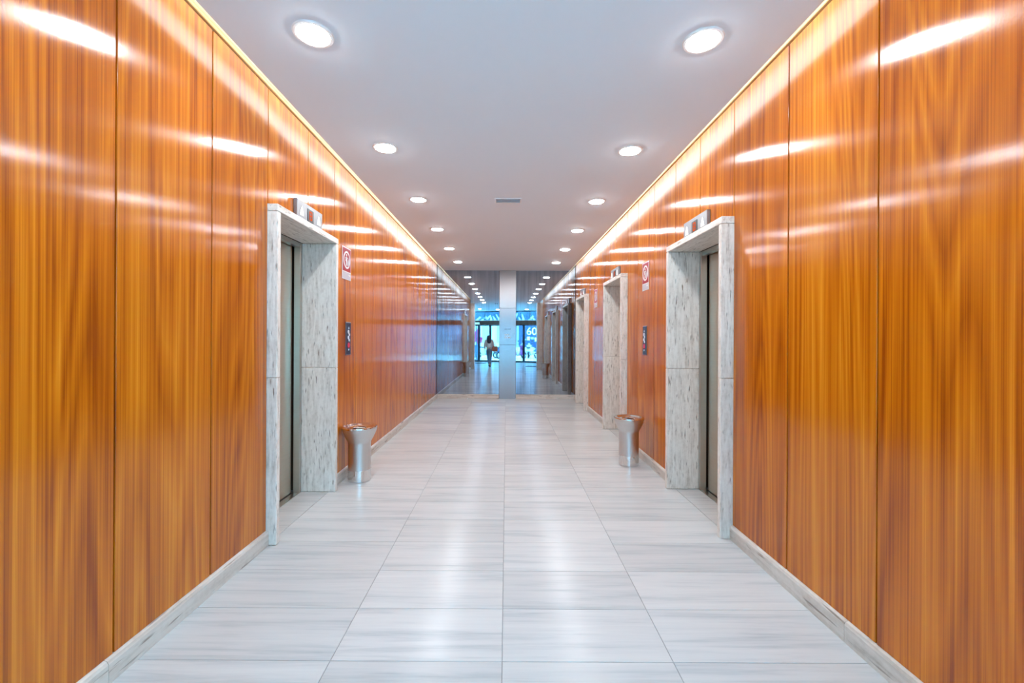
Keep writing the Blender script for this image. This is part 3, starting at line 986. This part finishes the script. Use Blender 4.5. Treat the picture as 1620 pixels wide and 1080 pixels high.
# the person faces -y; standing leg on +x, other leg a step ahead
J = dict(pelvis=(0.0, 0, 0.86), waist=(0.0, -0.005, 0.99), chest=(0.0, 0.0, 1.15), collar=(0.0, 0.01, 1.285), neck=(0, 0.0, 1.345), headb=(0, -0.015, 1.41), headc=(0, -0.02, 1.475), headt=(0, -0.012, 1.545),
         sl=(0.155, 0.01, 1.27), el=(0.215, 0.05, 1.03), wl=(0.215, -0.10, 0.86),
         sr=(-0.155, 0.01, 1.27), er=(-0.205, 0.05, 1.03), wr=(-0.205, -0.05, 0.82),
         hl=(0.085, 0, 0.83), kl=(0.078, 0.02, 0.46), al=(0.060, 0.13, 0.085), tl=(0.058, 0.00, 0.035),
         hr=(-0.085, 0, 0.83), kr=(-0.055, -0.16, 0.47), ar=(-0.030, -0.26, 0.10), tr=(-0.030, -0.42, 0.045),
         nose=(0, -0.115, 1.455))
names = list(J)
ix = {k: i for i, k in enumerate(names)}
E = [('pelvis', 'waist'), ('waist', 'chest'), ('chest', 'collar'), ('collar', 'neck'), ('neck', 'headb'), ('headb', 'headc'), ('headc', 'headt'),
     ('collar', 'sl'), ('sl', 'el'), ('el', 'wl'), ('collar', 'sr'), ('sr', 'er'), ('er', 'wr'),
     ('pelvis', 'hl'), ('hl', 'kl'), ('kl', 'al'), ('al', 'tl'), ('pelvis', 'hr'), ('hr', 'kr'), ('kr', 'ar'), ('ar', 'tr')]
R = dict(pelvis=(0.13, 0.10), waist=(0.105, 0.085), chest=(0.125, 0.09), collar=0.06, neck=0.045, headb=0.065, headc=0.082, headt=0.06,
         sl=0.048, el=0.036, wl=0.025, sr=0.048, er=0.036, wr=0.025, hl=0.078, kl=0.052, al=0.036, tl=0.030, hr=0.078, kr=0.052, ar=0.036, tr=0.030, nose=0.012)
names2 = [n for n in names if n != 'nose']
ix = {k: i for i, k in enumerate(names2)}
skin('body', [J[n] for n in names2], [(ix[a], ix[b_]) for a, b_ in E], [R[n] for n in names2], M_skin, per)
def chain(name, keys, radii, mat, edges=None):
    ks = keys
    ed = edges or [(i, i + 1) for i in range(len(ks) - 1)]
    return skin(name, [J[k] if isinstance(k, str) else k for k in ks], ed, radii, mat, per)
chain('blouse', [(0, 0, 0.92), 'waist', 'chest', 'collar', 'sl', 'el', (0.216, -0.06, 0.905), 'sr', 'er', (-0.205, -0.02, 0.87), (0, 0.0, 1.325)],
      [(0.165, 0.120), (0.165, 0.115), (0.170, 0.118), 0.090, 0.072, 0.062, 0.052, 0.072, 0.062, 0.052, 0.056],
      M_top, [(0, 1), (1, 2), (2, 3), (3, 4), (4, 5), (5, 6), (3, 7), (7, 8), (8, 9), (3, 10)])
chain('jeans', ['pelvis', (0, 0, 0.955), 'hl', 'kl', (0.062, 0.115, 0.12), 'hr', 'kr', (-0.032, -0.25, 0.13)],
      [(0.150, 0.120), (0.130, 0.105), 0.094, 0.068, 0.058, 0.094, 0.068, 0.056],
      M_jean, [(0, 1), (0, 2), (2, 3), (3, 4), (0, 5), (5, 6), (6, 7)])
for nm, pts, rd in (('shoe', [(0.060, 0.145, 0.062), (0.060, 0.10, 0.045), (0.058, 0.02, 0.036), (0.058, -0.04, 0.030)], [0.040, 0.044, 0.040, 0.028]),
                    ('shoe', [(-0.030, -0.235, 0.06), (-0.030, -0.28, 0.050), (-0.030, -0.37, 0.045), (-0.030, -0.44, 0.046)], [0.040, 0.044, 0.040, 0.028])):
    skin(nm, pts, [(0, 1), (1, 2), (2, 3)], rd, M_shoe, per)
# long hair over the back
skin('hair', [(0, -0.005, 1.500), (0, 0.020, 1.465), (0, 0.050, 1.40), (0.005, 0.075, 1.30), (0.010, 0.100, 1.20), (0.015, 0.105, 1.12)],
     [(i, i + 1) for i in range(5)], [(0.105, 0.100), (0.118, 0.102), (0.128, 0.088), (0.132, 0.066), (0.112, 0.050), (0.060, 0.028)], M_hair, per)
# face
for s in (-1, 1):
    e_ = obj('eye', lathe([(0.0, -0.010), (0.008, -0.006), (0.010, 0), (0.008, 0.006), (0.0, 0.010)], 12), M_hair, per)
    e_.location = (0.032 * s, -0.102, 1.478)
skin('nose', [(0, -0.095, 1.475), (0, -0.116, 1.448), (0, -0.100, 1.440)], [(0, 1), (1, 2)], [0.009, 0.012, 0.008], M_skin, per, 1)
skin('mouth', [(-0.022, -0.096, 1.418), (0, -0.102, 1.417), (0.022, -0.096, 1.418)], [(0, 1), (1, 2)], [0.005, 0.008, 0.005], plain('lips', (0.42, 0.12, 0.12), 0.5), per, 1)
# hands with five fingers each, hanging relaxed / closed round the bag handles
def hand(wx, wy, wz, s, fwd):
    W = Vector((wx, wy, wz))
    d = Vector((0, -0.35 * fwd, -1)).normalized()
    side = Vector((0, -1, 0)) - d * d.dot(Vector((0, -1, 0)))
    side.normalize()
    inn = Vector((-s, 0, 0))
    P = W + d * 0.055
    verts, edges, rad = [W, W + d * 0.03, P], [(0, 1), (1, 2)], [0.021, (0.016, 0.028), (0.015, 0.034)]
    for k, (off, ln) in enumerate(((0.030, 0.062), (0.010, 0.070), (-0.010, 0.066), (-0.029, 0.052))):
        a = P + side * off + d * 0.020
        b_ = a + d * ln * 0.5 + inn * 0.008
        c = b_ + d * ln * 0.4 + inn * 0.022
        i = len(verts)
        verts += [a, b_, c]
        edges += [(2, i), (i, i + 1), (i + 1, i + 2)]
        rad += [0.0085, 0.0078, 0.0065]
    a = W + side * 0.030 + d * 0.030
    b_ = a + side * 0.020 + d * 0.030 + inn * 0.010
    c = b_ + d * 0.030 + inn * 0.010
    i = len(verts)
    verts += [a, b_, c]
    edges += [(1, i), (i, i + 1), (i + 1, i + 2)]
    rad += [0.011, 0.0095, 0.0078]
    skin('hand', verts, edges, rad, M_skin, per, 1)
hand(J['wl'][0], J['wl'][1], J['wl'][2], 1, 0.6)
hand(J['wr'][0], J['wr'][1], J['wr'][2], -1, 0.3)
bag = thing('shoulder_bag', 'brown leather bag hanging at the right side of the walking person', 'bag', (PX + 0.265, PY + 0.06, 0.73), math.radians(-20))
obj('pouch', prism([(-0.12, 0.02), (0.13, 0.0), (0.165, 0.10), (0.12, 0.26), (-0.10, 0.27), (-0.15, 0.12)], -0.055, 0.055, 'pouch', 0.02), M_leather, bag)
obj('flap', prism([(-0.105, 0.275), (0.125, 0.265), (0.13, 0.16), (-0.11, 0.17)], 0.054, 0.064, 'flap', 0.004), M_leather, bag)
obj('strap', tube([(-0.09, 0.0, 0.265), (-0.11, 0.0, 0.42), (-0.115, 0.0, 0.52), (-0.10, -0.05, 0.60), (-0.08, -0.10, 0.52), (-0.02, -0.07, 0.40), (0.10, -0.01, 0.26)], 0.011), M_leather, bag)
